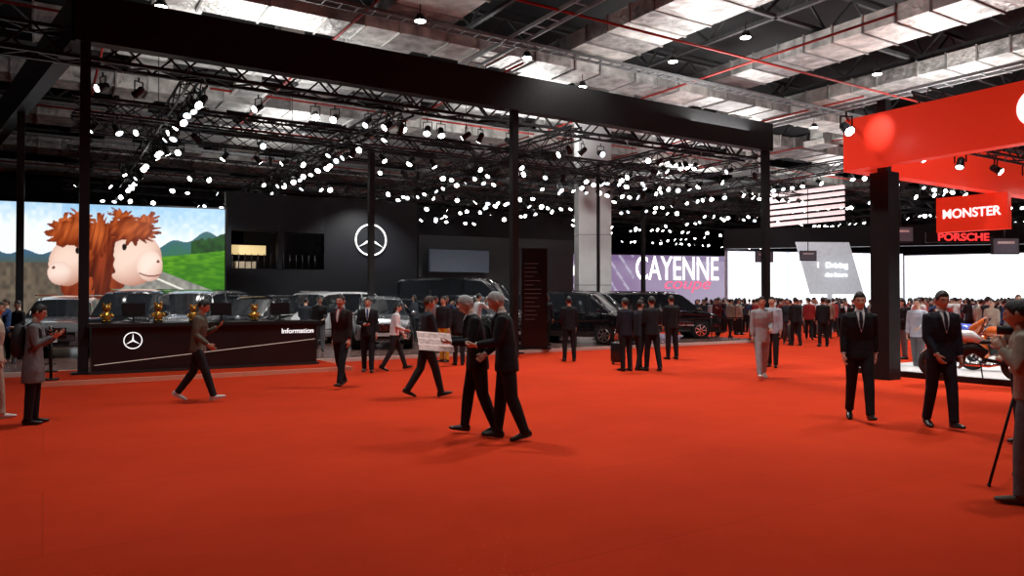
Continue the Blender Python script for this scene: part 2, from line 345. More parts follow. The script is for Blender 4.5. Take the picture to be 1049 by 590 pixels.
# ================= LED SCREEN PICTURE
def hsh(x,y): 
    a=math.sin(x*12.9898+y*78.233)*43758.5453; return a-math.floor(a)
def vn(x,y):
    xi,yi=math.floor(x),math.floor(y);fx,fy=x-xi,y-yi;fx=fx*fx*(3-2*fx);fy=fy*fy*(3-2*fy)
    return (hsh(xi,yi)*(1-fx)+hsh(xi+1,yi)*fx)*(1-fy)+(hsh(xi,yi+1)*(1-fx)+hsh(xi+1,yi+1)*fx)*fy
def mixc(a,b,t): t=max(0,min(1,t)); return tuple(p*(1-t)+q*t for p,q in zip(a,b))
def led(x,y):
    nz=vn(x*.25,y*.25); c=mixc((.60,.78,.92),(.94,.97,.98),(y-207)/32+.4*(nz-.5)+(.35 if x<60 else 0))
    hill=238+6*math.sin(x*.05)+3*math.sin(x*.17)
    if x>150 and y>hill: c=mixc((.22,.38,.45),(.20,.42,.32),(y-hill)/15+nz*.4)
    if x>196 and y>230+(232-x)*.2+nz*4: c=mixc((.05,.2,.08),(.12,.33,.1),nz)
    if x<60 and y>252+2*math.sin(x*.2): c=mixc((.25,.38,.48),(.3,.35,.33),(y-252)/10)
    fld=256-(x-150)*.10
    if x>140 and y>fld: c=mixc((.40,.64,.12),(.20,.45,.07),vn(x*.15,y*.6)+(y-fld)/60)
    road=264+(x-150)*.32 if x>110 else 270
    if y>road and x>105: c=mixc((.62,.62,.58),(.45,.44,.42),nz)
    if x>105 and abs(y-(road+6+(x-110)*.05))<1: c=(.9,.9,.85)
    if x<=70 and y>262: c=mixc((.45,.40,.34),(.3,.27,.24),nz)
    S=[c]
    def fur(cx,cy,rx,ry,rot=0,amp=.22,ca=(.80,.40,.20),cb=(.42,.16,.08)):
        dx,dy=x-cx,y-cy; cr,sr=math.cos(rot),math.sin(rot); ex=(dx*cr+dy*sr)/rx; ey=(-dx*sr+dy*cr)/ry
        r=math.hypot(ex,ey)
        if r>1.4: return
        a=math.atan2(ey,ex); e=1+amp*(vn(a*7+cx,cy)-.5)*2
        if r<e:
            st=vn(ex*7+ey*2,ey*1.5+cy); S[0]=mixc(ca,cb,st*.7+.45*r*r+.25*ey)
    def skin(cx,cy,rx,ry,rot=0,ca=(.95,.83,.76),cb=(.70,.48,.41)):
        dx,dy=x-cx,y-cy; cr,sr=math.cos(rot),math.sin(rot); ex=(dx*cr+dy*sr)/rx; ey=(-dx*sr+dy*cr)/ry
        r=math.hypot(ex,ey)
        if r<1: S[0]=mixc(ca,cb,max(0,ex*.3+ey*.6)+.35*r**4)
    # furry mane in the middle, cream muzzle bulges either side
    fur(92,282,30,34,0,.12,(.66,.30,.16),(.36,.12,.07))
    fur(62,228,17,9,-.45,.35); fur(80,220,12,7,.4,.4)
    fur(78,246,24,24,.2,.12); skin(66,262,19,21,.2); skin(58,271,12,11,.2,(.96,.86,.80),(.78,.59,.53))
    fur(70,234,22,11,-.15,.3)
    fur(124,218,15,6,.25,.4); fur(146,222,14,7,-.35,.35); fur(126,240,30,22,0,.14)
    skin(134,257,30,25,-.15); skin(151,263,14,15,-.2,(.98,.88,.82),(.80,.62,.56))
    fur(102,262,12,38,.08,.18,(.58,.24,.13),(.26,.09,.05)); fur(132,231,27,11,.05,.3); fur(97,236,10,18,.1,.3)
    if math.hypot((x-76)/2.2,(y-250)/3)<1 or math.hypot((x-124)/2.4,(y-246)/3.2)<1: S[0]=(.10,.05,.03)
    if math.hypot((x-52)/1.6,(y-266)/1.3)<1 or math.hypot((x-160)/1.8,(y-259)/1.3)<1: S[0]=(.42,.22,.19)
    if 140<x<163 and abs(y-273+((x-153)/8)**2)<.7: S[0]=(.5,.28,.25)
    return S[0]
def vc_screen(name,pa,pb,z0,z1,fn,nx,ny,strength,frame=BLACK):
    pa=Vector((pa[0],pa[1],0));pb=Vector((pb[0],pb[1],0)); d=(pb-pa).normalized(); nrm=Vector((d.y,-d.x,0))
    vs=[];cols=[]
    for j in range(ny+1):
        for i in range(nx+1):
            s,t=i/nx,j/ny; p=pa+(pb-pa)*s; vs.append((p.x,p.y,z0+(z1-z0)*t)); cols.append(fn(s,t))
    fs=[(j*(nx+1)+i,j*(nx+1)+i+1,(j+1)*(nx+1)+i+1,(j+1)*(nx+1)+i) for j in range(ny) for i in range(nx)]
    me=bpy.data.meshes.new(name); me.from_pydata(vs,[],fs)
    at=me.color_attributes.new('Col','FLOAT_COLOR','POINT')
    flat=[]
    for c in cols: flat+= [c[0]**2.2,c[1]**2.2,c[2]**2.2,1]
    at.data.foreach_set('color',flat)
    m=bpy.data.materials.new(name+'_pixels'); m.use_nodes=True; nt=m.node_tree; b=nt.nodes['Principled BSDF']
    ca=nt.nodes.new('ShaderNodeVertexColor'); ca.layer_name='Col'
    b.inputs['Base Color'].default_value=(.02,.02,.02,1); b.inputs['Roughness'].default_value=.4
    nt.links.new(ca.outputs[0],b.inputs['Emission Color']); b.inputs['Emission Strength'].default_value=strength
    me.materials.append(m)
    mb=MB(); c=(pa+pb)/2-nrm*.17; mb.box((c.x,c.y,(z0+z1)/2),((pb-pa).length+.12,.3,z1-z0+.12),frame,math.atan2(d.y,d.x)); 
    if z0>.2:
        for s in(.1,.5,.9):
            p=pa+(pb-pa)*s-nrm*.17; mb.box((p.x,p.y,z0/2),(.12,.2,z0),frame,math.atan2(d.y,d.x))
    fr=mb.obj(name); ob=bpy.data.objects.new('display_face',me); sc.collection.objects.link(ob); setpar(ob,fr)
    return fr,math.atan2(d.y,d.x),nrm
sl,sr=(-19.3,24.9),(-10.85,28.0)
vc_screen('led_video_wall',sl,sr,.5,5.12,lambda s,t: led(-58+292*s,207+(1-t)*120),420,170,1.12)
# ================= STAND WALLS
mb=MB()
def wallbox(pa,pb,z0,z1,t,m):
    pa=Vector((pa[0],pa[1],0));pb=Vector((pb[0],pb[1],0)); c=(pa+pb)/2;d=pb-pa
    mb.box((c.x,c.y,(z0+z1)/2),(d.length,t,z1-z0),m,math.atan2(d.y,d.x))
wp,wq,wr=G(230,30.2),G(331,32.2),G(426,34)
DW=mat('stand_wall_black',(.012,.014,.018),.4,var=.1,scale=.8,spec=.3)
wallbox(wq,wr,0.1,6.15,.4,DW)
wallbox(wp,wq,.1,3.0,.4,DW); wallbox(wp,wq,4.55,6.1,.4,DW)
pm=G(236,30.3); wallbox(wp,pm,3,4.55,.4,DW); pm1,pm2=G(283,31.2),G(290,31.35); wallbox(pm1,pm2,3,4.55,.4,DW)
wallbox((wp[0]-.3,wp[1]+3),(wq[0]-.3,wq[1]+3),.1,6.0,.2,DW)
WARM=mat('warm_lit_panel',(.9,.75,.4),.5,em=.7,emcol=(1,.75,.35),var=0)
a1,a2=G(237,30.9),G(272,31.5); wallbox(a1,a2,3.6,4.0,.05,WARM)
a1,a2=G(237,30.6),G(262,31.0); wallbox(a1,a2,3.0,3.3,.05,mat('cream',(.6,.5,.35),.5))
for q in range(14):
    a1=G(238+q*6.5,30.1+q*.13); mb.cyl((a1[0],a1[1],3.0),(a1[0],a1[1],3.6),.02,STEEL,5)
dd=Vector((wr[0]-wq[0],wr[1]-wq[1],0)).normalized(); nn=Vector((dd.y,-dd.x,0))
lc=Vector(G(378,33.1)+(4.35,)) + nn*.32
star_logo(mb,lc,dd,.68,LOGO)
mb.obj('stand_back_wall')
mb=MB(); a1,a2=G(428,40),G(586,44); wallbox(a1,a2,0,5.2,.3,mat('grey_back_panel',(.04,.045,.05),.5)); 
a1,a2=G(425,46),G(600,50); wallbox(a1,a2,5.4,7.4,.3,DARKW)
a1,a2=G(440,39.5),G(500,41.2); wallbox(a1,a2,3.2,4.4,.2,mat('blue_grey_screen',(.06,.07,.09),.4,em=.05,emcol=(.5,.6,.8)))
mb.obj('partition_wall')
def purp(s,t):
    n=vn(s*7,t*4); c=mixc((.55,.42,.62),(.86,.82,.92),s*.8+.3*(n-.4)); 
    if t>.92: c=mixc(c,(.5,.4,.6),.4)
    if s<.47 and abs((s*14+t*3)%1-.5)<.07: c=(.9,.88,.97)
    return c
pa,pb=G(560,49),G(743,52)
fr,an,nr=vc_screen('led_screen_purple',pa,pb,.6,4.72,purp,160,40,.68)
TXW=mat('text_white',(1,1,1),.4,em=1.8,emcol=(1,1,1),var=0)
TXP=mat('text_pink',(1,.3,.4),.4,em=1.0,emcol=(1,.12,.25),var=0)
def onscr(px,z):
    a=Vector(pa+(0,));b=Vector(pb+(0,));d=b-a; k=(px-524.5)/F; s=(a.x-k*a.y)/(k*d.y-d.x); p=a+d*s+Vector((nr.x,nr.y,0))*.04; return Vector((p.x,p.y,z))
text('lettering','CAYENNE',onscr(694,3.75),an,2.3,TXW,fr,bold=.02,sx=.60)
text('lettering_script','coupé',onscr(703,2.78),an,1.15,TXP,fr,sx=1.25,shear=.3)
text('lettering_left','CAV',onscr(590,3.55),an,2.3,TXW,fr,bold=.0,sx=.8)
def wht(s,t):
    n=vn(s*9,t*3); return mixc((.86,.9,1),(1,1,1),n+.2) if not(.30<s<.34) else (.7,.75,.85)
CAS=mat('screen_casing_white',(.6,.62,.65),.5)
vc_screen('led_screen_white',G(746,47),G(925,50),1.2,4.75,wht,60,16,2.1,CAS)
vc_screen('led_screen_white',G(927,46),G(1110,42),1.2,4.4,lambda s,t: mixc((.9,.94,1),(1,1,1),vn(s*8,t*3)),60,16,2.0,CAS)
mb=MB(); a1,a2=G(742,45.5),G(1120,40.5); wallbox(a1,a2,4.8,6.0,.4,DW)
a1,a2=G(800,45.4),G(860,44.7); wallbox(a1,a2,4.86,5.05,.44,TXW)
mb.obj('screen_header')
mb=MB(); x,y=G(850,39); SG=mat('sign_pale',(.50,.54,.58),.4,em=.38,emcol=(.72,.82,.9))
X=Vector((1,.1,0)).normalized();Zt=Vector((-.28,.0,1)).normalized();Y=Zt.cross(X)
mb.box((x,y,3.35),(2.9,.15,2.85),SG,ax=(X,Y,Zt)); mb.box((x,y,1),(.2,.2,2),SG)
ts=mb.obj('tilted_info_board'); t=text('lettering','I   Driving',(x+.1,y-.16,3.5),.1,.42,TXW,ts); text('lettering','the future',(x+.3,y-.16,3.0),.1,.3,TXW,ts)
mb=MB(); a=Vector(G(785,38)+(0,)); b=Vector(G(866,36.5)+(0,)); d=(b-a)
LV=mat('louver_white',(.9,.8,.8),.5,em=.9,emcol=(1,.78,.78),var=0)
for i in range(6):
    z=7.0-i*.3; mb.beam(a+Vector((0,0,z)),b+Vector((0,0,z+.28-i*.01)),.2,.17,LV)
for s in(.1,.5,.9): mb.beam(a+d*s+Vector((0,.15,5.2)),a+d*s+Vector((0,.15,7.4)),.06,.06,BLACK)
mb.obj('striped_light_board')
for px,py,dep in((783,263,33),(828,262,36),(923,240,24),(1030,252,22)):
    mb=MB(); x,y=G(px,dep); z=CH+(HOR-py)*dep/F
    mb.box((x,y,z),(.8,.08,.5),BLACK); mb.box((x,y-.045,z),(.74,.01,.44),mat('monitor_dim',(.12,.13,.16),.3,em=.12),0); mb.cyl((x,y,z+.24),(x,y,7.2),.02,BLACK,6)
    mb.box((x,y-.052,z+.1),(.5,.01,.07),WHITE)
    mb.obj('hanging_monitor')
# ================= RIGHT STAND
Q=Vector((7.35,16.1,0)); 
mb=MB(); fz=(4.52+5.62)/2; fh=1.1
E1=Q-V*9; E2=Q+U*16
mb.beam(P3(Q,fz),P3(E1,fz),.3,fh,RED); mb.beam(P3(Q,fz),P3(E2,fz),.3,fh-.01,RED)
mb.beam(P3(E1,fz),P3(E1+U*16,fz),.3,fh-.01,RED)
rs=mb.obj('red_fascia_sign')
text('lettering','O',Q-V*3.72+Vector((-U.x*.17,-U.y*.17,fz)),UA-math.pi/2,.95,LOGO,rs,bold=.02)
mb=MB()
pc=Vector((8.15,16.2,0)); mb.box((pc.x,pc.y,2.25),(.42,.42,4.5),BLACK,UA); mb.box((pc.x,pc.y,5.3),(.2,.2,1.6),STEEL,UA)
p2=pc+U*13; mb.box((p2.x,p2.y,2.25),(.42,.42,4.5),BLACK,UA)
p3=pc-V*8; mb.box((p3.x,p3.y,2.25),(.42,.42,4.5),BLACK,UA)
mb.obj('canopy_post')
mb=MB()
for k in range(4): truss(Q-V*(1+2.2*k)+Vector((0,0,5.3)),Q-V*(1+2.2*k)+U*15+Vector((0,0,5.3)),.35)
truss(pc+V*.3+U*2+Vector((0,0,6.5)),pc+V*.3+U*14+Vector((0,0,6.5)),.4)
mb.beam(pc+V*.3+U*3+Vector((0,0,5.5)),pc+V*.3+U*3+Vector((0,0,6.5)),.05,.05,STEEL)
mb.obj('canopy_truss')
mb=MB()
for k in range(4):
    for j in range(9):
        p=Q-V*(1+2.2*k)+U*(1+1.6*j)+Vector((0,0,5.15)); az=ru(-2.6,-.5); el=ru(.6,1.2)
        lamp(mb,p,(math.cos(az)*math.cos(el),math.sin(az)*math.cos(el),-math.sin(el)),.085,.26,LENS if R()<.5 else LENSD)
p=Vector(G(868,15.0)+(5.55,)); lamp(mb,p,(.1,-.6,-.5),.10,.3); mb.beam(p-Vector((0,0,.1)),P3(Q,5.6),.04,.04,BLACK)
mb.obj('canopy_spotlights')
mb=MB(); a1=G(962,20.5);a2=G(1035,19.2)
va=Vector(a1+(0,));vb=Vector(a2+(0,)); an2=math.atan2(vb.y-va.y,vb.x-va.x); c=(va+vb)/2; L=(vb-va).length
zc=CH+(HOR-218.5)*19.9/F
mb.box((c.x,c.y,zc),(L,.3,.95),RED,an2); 
for s in(.15,.85):
    q=va+(vb-va)*s; mb.cyl((q.x,q.y,zc+.4),(q.x,q.y,6.6),.02,BLACK,6)
ms=mb.obj('red_box_sign'); nr2=Vector((math.sin(an2),-math.cos(an2),0))
text('lettering','MONSTER',c+nr2*.16+Vector((0,0,zc)),an2,.34,LOGO,ms,bold=.006,sx=.9)
mb=MB(); x,y=G(988,30); z=CH+(HOR-243)*30/F
mb.box((x,y+.1,z),(3.0,.1,.4),BLACK); mb.cyl((x-1,y+.1,z),(x-1,y+.1,7),.03,BLACK,6); mb.cyl((x+1,y+.1,z),(x+1,y+.1,7),.03,BLACK,6)
ps=mb.obj('hanging_letter_sign'); text('lettering','PORSCHE',(x,y+.03,z),0,.42,mat('text_red',(.9,.05,.05),.4,em=1.3,emcol=(1,.04,.04),var=0),ps,bold=.01,sx=1.15)
mb=MB(); Pa=Vector((8.55,16.9,0))
WP=mat('white_platform',(.85,.85,.85),.25,var=.03)
def slab2(o,a,b,c,d,z0,z1,m): 
    p=o+U*(a+b)/2-V*(c+d)/2; mb.box((p.x,p.y,(z0+z1)/2),(b-a,d-c,z1-z0),m,UA)
slab2(Pa,0,15,-1,10,0,.12,BLACK); slab2(Pa,.06,14.9,-.9,9.9,.11,.13,WP)
mb.obj('display_platform')
def motorcycle(loc,yaw,col):
    mb=MB(); K=BLACK; c=mat('bike_paint_'+col[0],col[1],.2,coat=1,var=0)
    for x in(-.7,.72):
        mb.torus((x,0,.31),.25,.06,TYRE,(1,0,0),(0,0,1),28,8); mb.torus((x,0,.31),.19,.015,CHROME,(1,0,0),(0,0,1),24,6); mb.cyl((x,-.07,.31),(x,.07,.31),.05,K,10)
        for k in range(5):
            a=k*2*math.pi/5; mb.beam((x,0,.31),(x+.19*math.cos(a),0,.31+.19*math.sin(a)),.03,.03,K)
        mb.tube([(x,-.05,.31),(x,-.06,.31)],[.13,.13],CHROME,n=16)
    for s in(-.1,.1): mb.cyl((.72,s,.31),(.45,s,.95),.025,CHROME,8); mb.beam((-.7,s*.8,.31),(-.1,s*.8,.42),.03,.06,K)
    mb.tube([(.5,0,.85),(.35,0,.88),(.1,0,.86),(-.1,0,.76)],[(.1,.06),(.15,.13),(.15,.13),(.09,.06)],c,side=(0,1,0),n=14)
    mb.tube([(-.05,0,.76),(-.3,0,.76),(-.6,0,.88),(-.82,0,.95)],[(.1,.05),(.13,.05),(.1,.06),(.04,.03)],K,side=(0,1,0),n=12)
    mb.tube([(-.3,0,.7),(-.6,0,.8),(-.85,0,.9)],[(.1,.05),(.09,.06),(.03,.03)],c,side=(0,1,0),n=12)
    mb.tube([(.72,0,.78),(.66,0,.92),(.5,0,1.1),(.45,0,1.2)],[(.08,.1),(.15,.14),(.13,.08),(.08,.02)],c,side=(0,1,0),n=14)
    mb.ell((.76,0,.86),(.04,.08,.05),HEADL,10,6)
    mb.tube([(.3,0,.35),(.3,0,.55),(.05,0,.65),(-.15,0,.5)],[(.12,.1),(.17,.16),(.15,.13),(.12,.1)],K,side=(0,1,0),n=12)
    mb.tube([(.42,0,.3),(.5,0,.55),(.52,0,.8)],[(.13,.1),(.2,.12),(.16,.1)],c,side=(0,1,0),n=12)
    mb.tube([(.2,-.13,.3),(-.2,-.14,.28),(-.75,-.17,.42)],[.03,.035,.05],CHROME,n=10)
    mb.tube([(.4,-.34,1.02),(.48,-.15,.99),(.48,.15,.99),(.4,.34,1.02)],[.015]*4,K,n=6)
    for s in(-1,1): mb.ell((.42,s*.28,1.15),(.02,.07,.04),K,8,6); mb.cyl((.48,s*.2,1),(.42,s*.27,1.14),.008,K,5)
    mb.tube([(.98,0,.5),(.85,0,.62),(.7,0,.64),(.5,0,.58)],[(.05,.01),(.06,.02),(.06,.02),(.05,.01)],c,side=(0,1,0),n=8)
    mb.beam((-.05,.1,.4),(-.1,.24,.02),.02,.02,K)
    mb.transform(Matrix.Translation(Vector(loc))@Matrix.Rotation(yaw,4,'Z')); mb.obj('motorcycle')
x,y=G(1000,14.8); motorcycle((x,y,.13),2.6,('white',(.75,.75,.75)))
x,y=G(1034,16.4); motorcycle((x,y,.13),2.4,('orange',(.6,.12,.02)))
x,y=G(1000,18.6); motorcycle((x,y,.13),2.8,('blue',(.05,.1,.5)))
# ================= VEHICLES
def wheel(mb,x,s,w,r=.34):
    y=s*(w-.12)
    mb.tube([(x,y-.11,r),(x,y-.1,r),(x,y+.1,r),(x,y+.11,r)],[r*.85,r,r,r*.85],TYRE,n=24,side=(1,0,0))
    yo=y+s*.115
    mb.torus((x,yo,r),r*.66,.02,CHROME,(1,0,0),(0,0,1),24,6)
    mb.cyl((x,yo-s*.02,r),(x,yo+s*.01,r),.06,CHROME,10)
    for k in range(7):
        a=k*2*math.pi/7; mb.beam((x,yo-s*.005,r),(x+r*.65*math.cos(a),yo-s*.005,r+r*.65*math.sin(a)),.03,.045,CHROME)
    mb.tube([(x,yo-s*.04,r),(x,yo-s*.035,r)],[r*.64,r*.64],mat('rim_dark',(.03,.03,.03),.5),n=20,side=(1,0,0))
def vehicle(name,loc,yaw,kind='van',paint=PAINT):
    mb=MB()
    if kind=='van':
        K=[(2.57,.40,.58,.62,.66,.64),(2.52,.30,.74,.80,.80,.76),(2.40,.26,.90,.95,.88,.82),(2.1,.26,1.02,1.07,.93,.84),(1.75,.26,1.10,1.15,.95,.83),(.95,.26,1.14,1.78,.96,.76),(.75,.26,1.14,1.86,.96,.76),(.0,.26,1.15,1.92,.96,.77),(-.1,.26,1.15,1.92,.96,.77),(-1.2,.26,1.15,1.92,.96,.77),(-1.3,.26,1.15,1.92,.96,.77),(-2.25,.26,1.15,1.88,.95,.75),(-2.42,.28,1.12,1.8,.93,.74),(-2.55,.34,1.02,1.1,.88,.8)]
        wx=(1.62,-1.6)
    elif kind=='sprinter':
        K=[(2.9,.42,.72,.76,.70,.68),(2.86,.30,.9,.96,.84,.80),(2.7,.28,1.05,1.1,.92,.84),(2.4,.28,1.2,1.25,.95,.86),(2.1,.28,1.3,1.36,.97,.85),(1.35,.28,1.35,2.2,.98,.82),(1.05,.28,1.35,2.42,.98,.82),(.3,.28,1.38,2.5,.98,.84),(.2,.28,1.38,2.5,.98,.84),(-1.2,.28,1.38,2.5,.98,.84),(-1.3,.28,1.38,2.5,.98,.84),(-2.65,.28,1.38,2.48,.98,.84),(-2.8,.3,1.32,2.42,.97,.83),(-2.88,.34,1.1,1.2,.93,.9)]
        wx=(1.9,-1.7)
    else:
        K=[(2.35,.45,.62,.66,.68,.66),(2.30,.34,.78,.83,.82,.77),(2.15,.3,.92,.97,.90,.82),(1.7,.28,1.0,1.05,.94,.83),(1.15,.28,1.06,1.11,.95,.82),(.45,.28,1.09,1.6,.96,.7),(.2,.28,1.10,1.68,.96,.7),(-.35,.28,1.10,1.72,.96,.7),(-.43,.28,1.10,1.72,.96,.7),(-1.2,.28,1.11,1.69,.96,.7),(-1.28,.28,1.11,1.68,.96,.7),(-1.8,.28,1.12,1.58,.95,.7),(-2.15,.32,1.08,1.25,.93,.75),(-2.35,.4,.92,.98,.85,.78)]
        wx=(1.45,-1.4)
    glassS=[4,5,6,8,10]; ws=4; st=K; n=len(st)
    def ring(s):
        x,z0,bl,rf,w,wr=s; h=rf-bl
        half=[(w*.9,z0),(w*.975,z0+.10),(w,z0+.28),(w*.995,bl-.16),(w*.975,bl-.03),(w*.955,bl),(wr+(w-wr)*.12,rf-min(.09,h*.3)),(wr*.93,rf-.02),(wr*.6,rf+.012)]
        return [(x,y,z) for y,z in half]+[(x,0,rf+.022)]+[(x,-y,z) for y,z in reversed(half)]
    vs=[p for s in st for p in ring(s)]; m=19
    pf=[];gf=[]
    for i in range(n-1):
        for k in range(m-1):
            f=(i*m+k,i*m+k+1,(i+1)*m+k+1,(i+1)*m+k)
            g=(k in(5,12) and i in glassS) or (i==ws and 6<=k<12) or (i==n-2 and 6<=k<12)
            (gf if g else pf).append(f)
        pf.append((i*m+m-1,i*m,(i+1)*m,(i+1)*m+m-1))
    mb.add(vs,pf,paint,True); mb.add(vs,gf,GLASS,True)
    mb.add(vs,[tuple(range(m)),tuple((n-1)*m+k for k in reversed(range(m)))],paint)
    w=.96; r=.34 if kind!='sprinter' else .37
    for x in wx:
        for s in(-1,1):
            mb.tube([(x,s*(w-.25),r+.02),(x,s*(w+.006),r+.02)],[r+.06,r+.06],BLACK,n=26,side=(1,0,0)); wheel(mb,x,s,w+.045,r)
    fx=st[0][0]; zb_=st[2][2]
    GR=mat('grille',(.02,.02,.022),.3,.5,var=0)
    mb.box((fx-.03,0,zb_-.2),(.1,.95,.24),GR)
    for k in range(3): mb.box((fx+.022,0,zb_-.28+.075*k),(.015,.92,.018),CHROME)
    mb.torus((fx+.035,0,zb_-.2),.10,.012,CHROME,(0,1,0),(0,0,1),20,6)
    for k in range(3):
        a=math.pi/2+k*2*math.pi/3; mb.beam((fx+.035,0,zb_-.2),(fx+.035,.095*math.cos(a),zb_-.2+.095*math.sin(a)),.012,.02,CHROME)
    mb.box((fx-.05,0,.42),(.14,1.1,.12),GR); mb.box((fx+.025,0,.50),(.02,.5,.11),WHITE)
    for s in(-1,1):
        mb.ell((fx-.16,s*.66,zb_-.14),(.12,.15,.07),HEADL,12,8); mb.ell((fx-.09,s*.66,.42),(.07,.08,.04),GR,8,6)
        mx=st[4][0]-.3; mb.ell((mx,s*1.08,st[4][2]+.1),(.07,.1,.08),paint,10,6); mb.beam((mx,s*.92,st[4][2]+.04),(mx,s*1.04,st[4][2]+.08),.04,.04,BLACK)
        rx=st[-1][0]; mb.box((rx+.06,s*.8,.95),(.1,.12,.38),mat('tail_lamp',(.4,.01,.01),.2,em=.2,var=0))
        mb.beam((st[4][0],s*.965,.55),(rx+.4,s*.965,.55),.012,.025,CHROME)
        mb.beam((1.0,s*.955,st[6][2]),(rx+.5,s*.95,st[6][2]),.02,.02,CHROME)
        for xx in(.4,-.75): mb.box((xx,s*.975,st[4][2]-.16),(.2,.03,.03),CHROME)
        for xx in(.85,-.05,-1.25): mb.beam((xx,s*.962,.4),(xx,s*.962,st[6][2]-.05),.008,.012,BLACK)
        mb.beam((.6,s*.66,st[6][3]+.06),(-1.9,s*.66,st[7][3]+.03),.04,.03,CHROME)
    mb.transform(Matrix.Translation(Vector((loc[0],loc[1],.108)))@Matrix.Rotation(yaw,4,'Z')); mb.obj(name,sharp=32)
CARS=[]
def face(px,d,yawdeg,kind='van',paint=PAINT,name='minivan'):
    x,y=G(px,d); CARS.append((x,y)); vehicle(name,(x,y),math.radians(yawdeg),kind,paint)
face(68,22.5,-70,'suv',PAINTS,'suv'); face(143,23.0,-78); face(205,24.2,-90,'van',PAINTS); face(262,25.0,-95,'suv',PAINT,'suv'); 
face(332,28,-115,'van',PAINTW); face(390,26.0,-78,'suv',PAINTS,'suv')
face(478,31,-22,'sprinter',PAINT,'large_van')
face(592,28.0,-35,'van',PAINT); face(672,31.5,3,'van',PAINT); face(500,27.0,-60,'suv',PAINT,'suv')
mb=MB(); d=F*CH/(373-HOR); x,y=G(633,d)
mb.tube([(x,y,.06),(x,y,.1),(x,y,.55),(x,y,.59)],[(.17,.1),(.2,.12),(.2,.12),(.17,.1)],BLK2,side=(1,0,0),n=16)
for s in(-.08,.08): mb.cyl((x+s,y,.58),(x+s,y,.95),.01,CHROME,6)
mb.beam((x-.1,y,.95),(x+.1,y,.95),.03,.03,BLACK)
for i in(-.13,.13):
    for j in(-.07,.07): mb.ell((x+i,y+j,.03),(.03,.03,.03),BLACK,8,6)
mb.obj('suitcase')
# ================= PEOPLE
def remesh(src,vox,sm=4):
    me=src.mesh('tmp'); ob=bpy.data.objects.new('tmp',me); sc.collection.objects.link(ob)
    md=ob.modifiers.new('r','REMESH'); md.mode='VOXEL'; md.voxel_size=vox
    m2=ob.modifiers.new('s','SMOOTH'); m2.factor=.5; m2.iterations=sm
    dg=bpy.context.evaluated_depsgraph_get(); ev=ob.evaluated_get(dg); em=ev.to_mesh()
    vs=[v.co.copy() for v in em.vertices]; fs=[tuple(p.vertices) for p in em.polygons]
    ev.to_mesh_clear(); bpy.data.objects.remove(ob); bpy.data.meshes.remove(me); return vs,fs
def clothm(key,col,rough=.85): return mat('cloth_'+key,col,rough,var=.15,scale=6,bump=.7,bscale=9,spec=.25)
SK=mat('skin',(.55,.32,.22),.5,var=.06); SK2=mat('skin_fair',(.64,.41,.31),.5,var=.06)
LIP=mat('lips',(.42,.18,.14),.5,var=0); EYE=mat('eye_dark',(.03,.02,.018),.2,var=0); BROW=mat('eyebrow',(.09,.055,.04),.7,var=0)
HB=mat('hair_black',(.012,.01,.009),.45,var=.3,scale=60,bump=.4); HG=mat('hair_grey',(.38,.38,.38),.6,var=.3,scale=60,bump=.4); HBR=mat('hair_brown',(.05,.025,.014),.5,var=.3,scale=60,bump=.4)
SUIT=clothm('suit',(.010,.011,.014),.75); SUIT2=clothm('suit_navy',(.012,.014,.024),.75); SHOE=mat('shoe_black',(.012,.012,.012),.3)
SHIRT=clothm('shirt_white',(.75,.76,.78)); 
def dirv(a,x=0): a=math.radians(a); return Vector((x,math.sin(a),math.cos(a)))
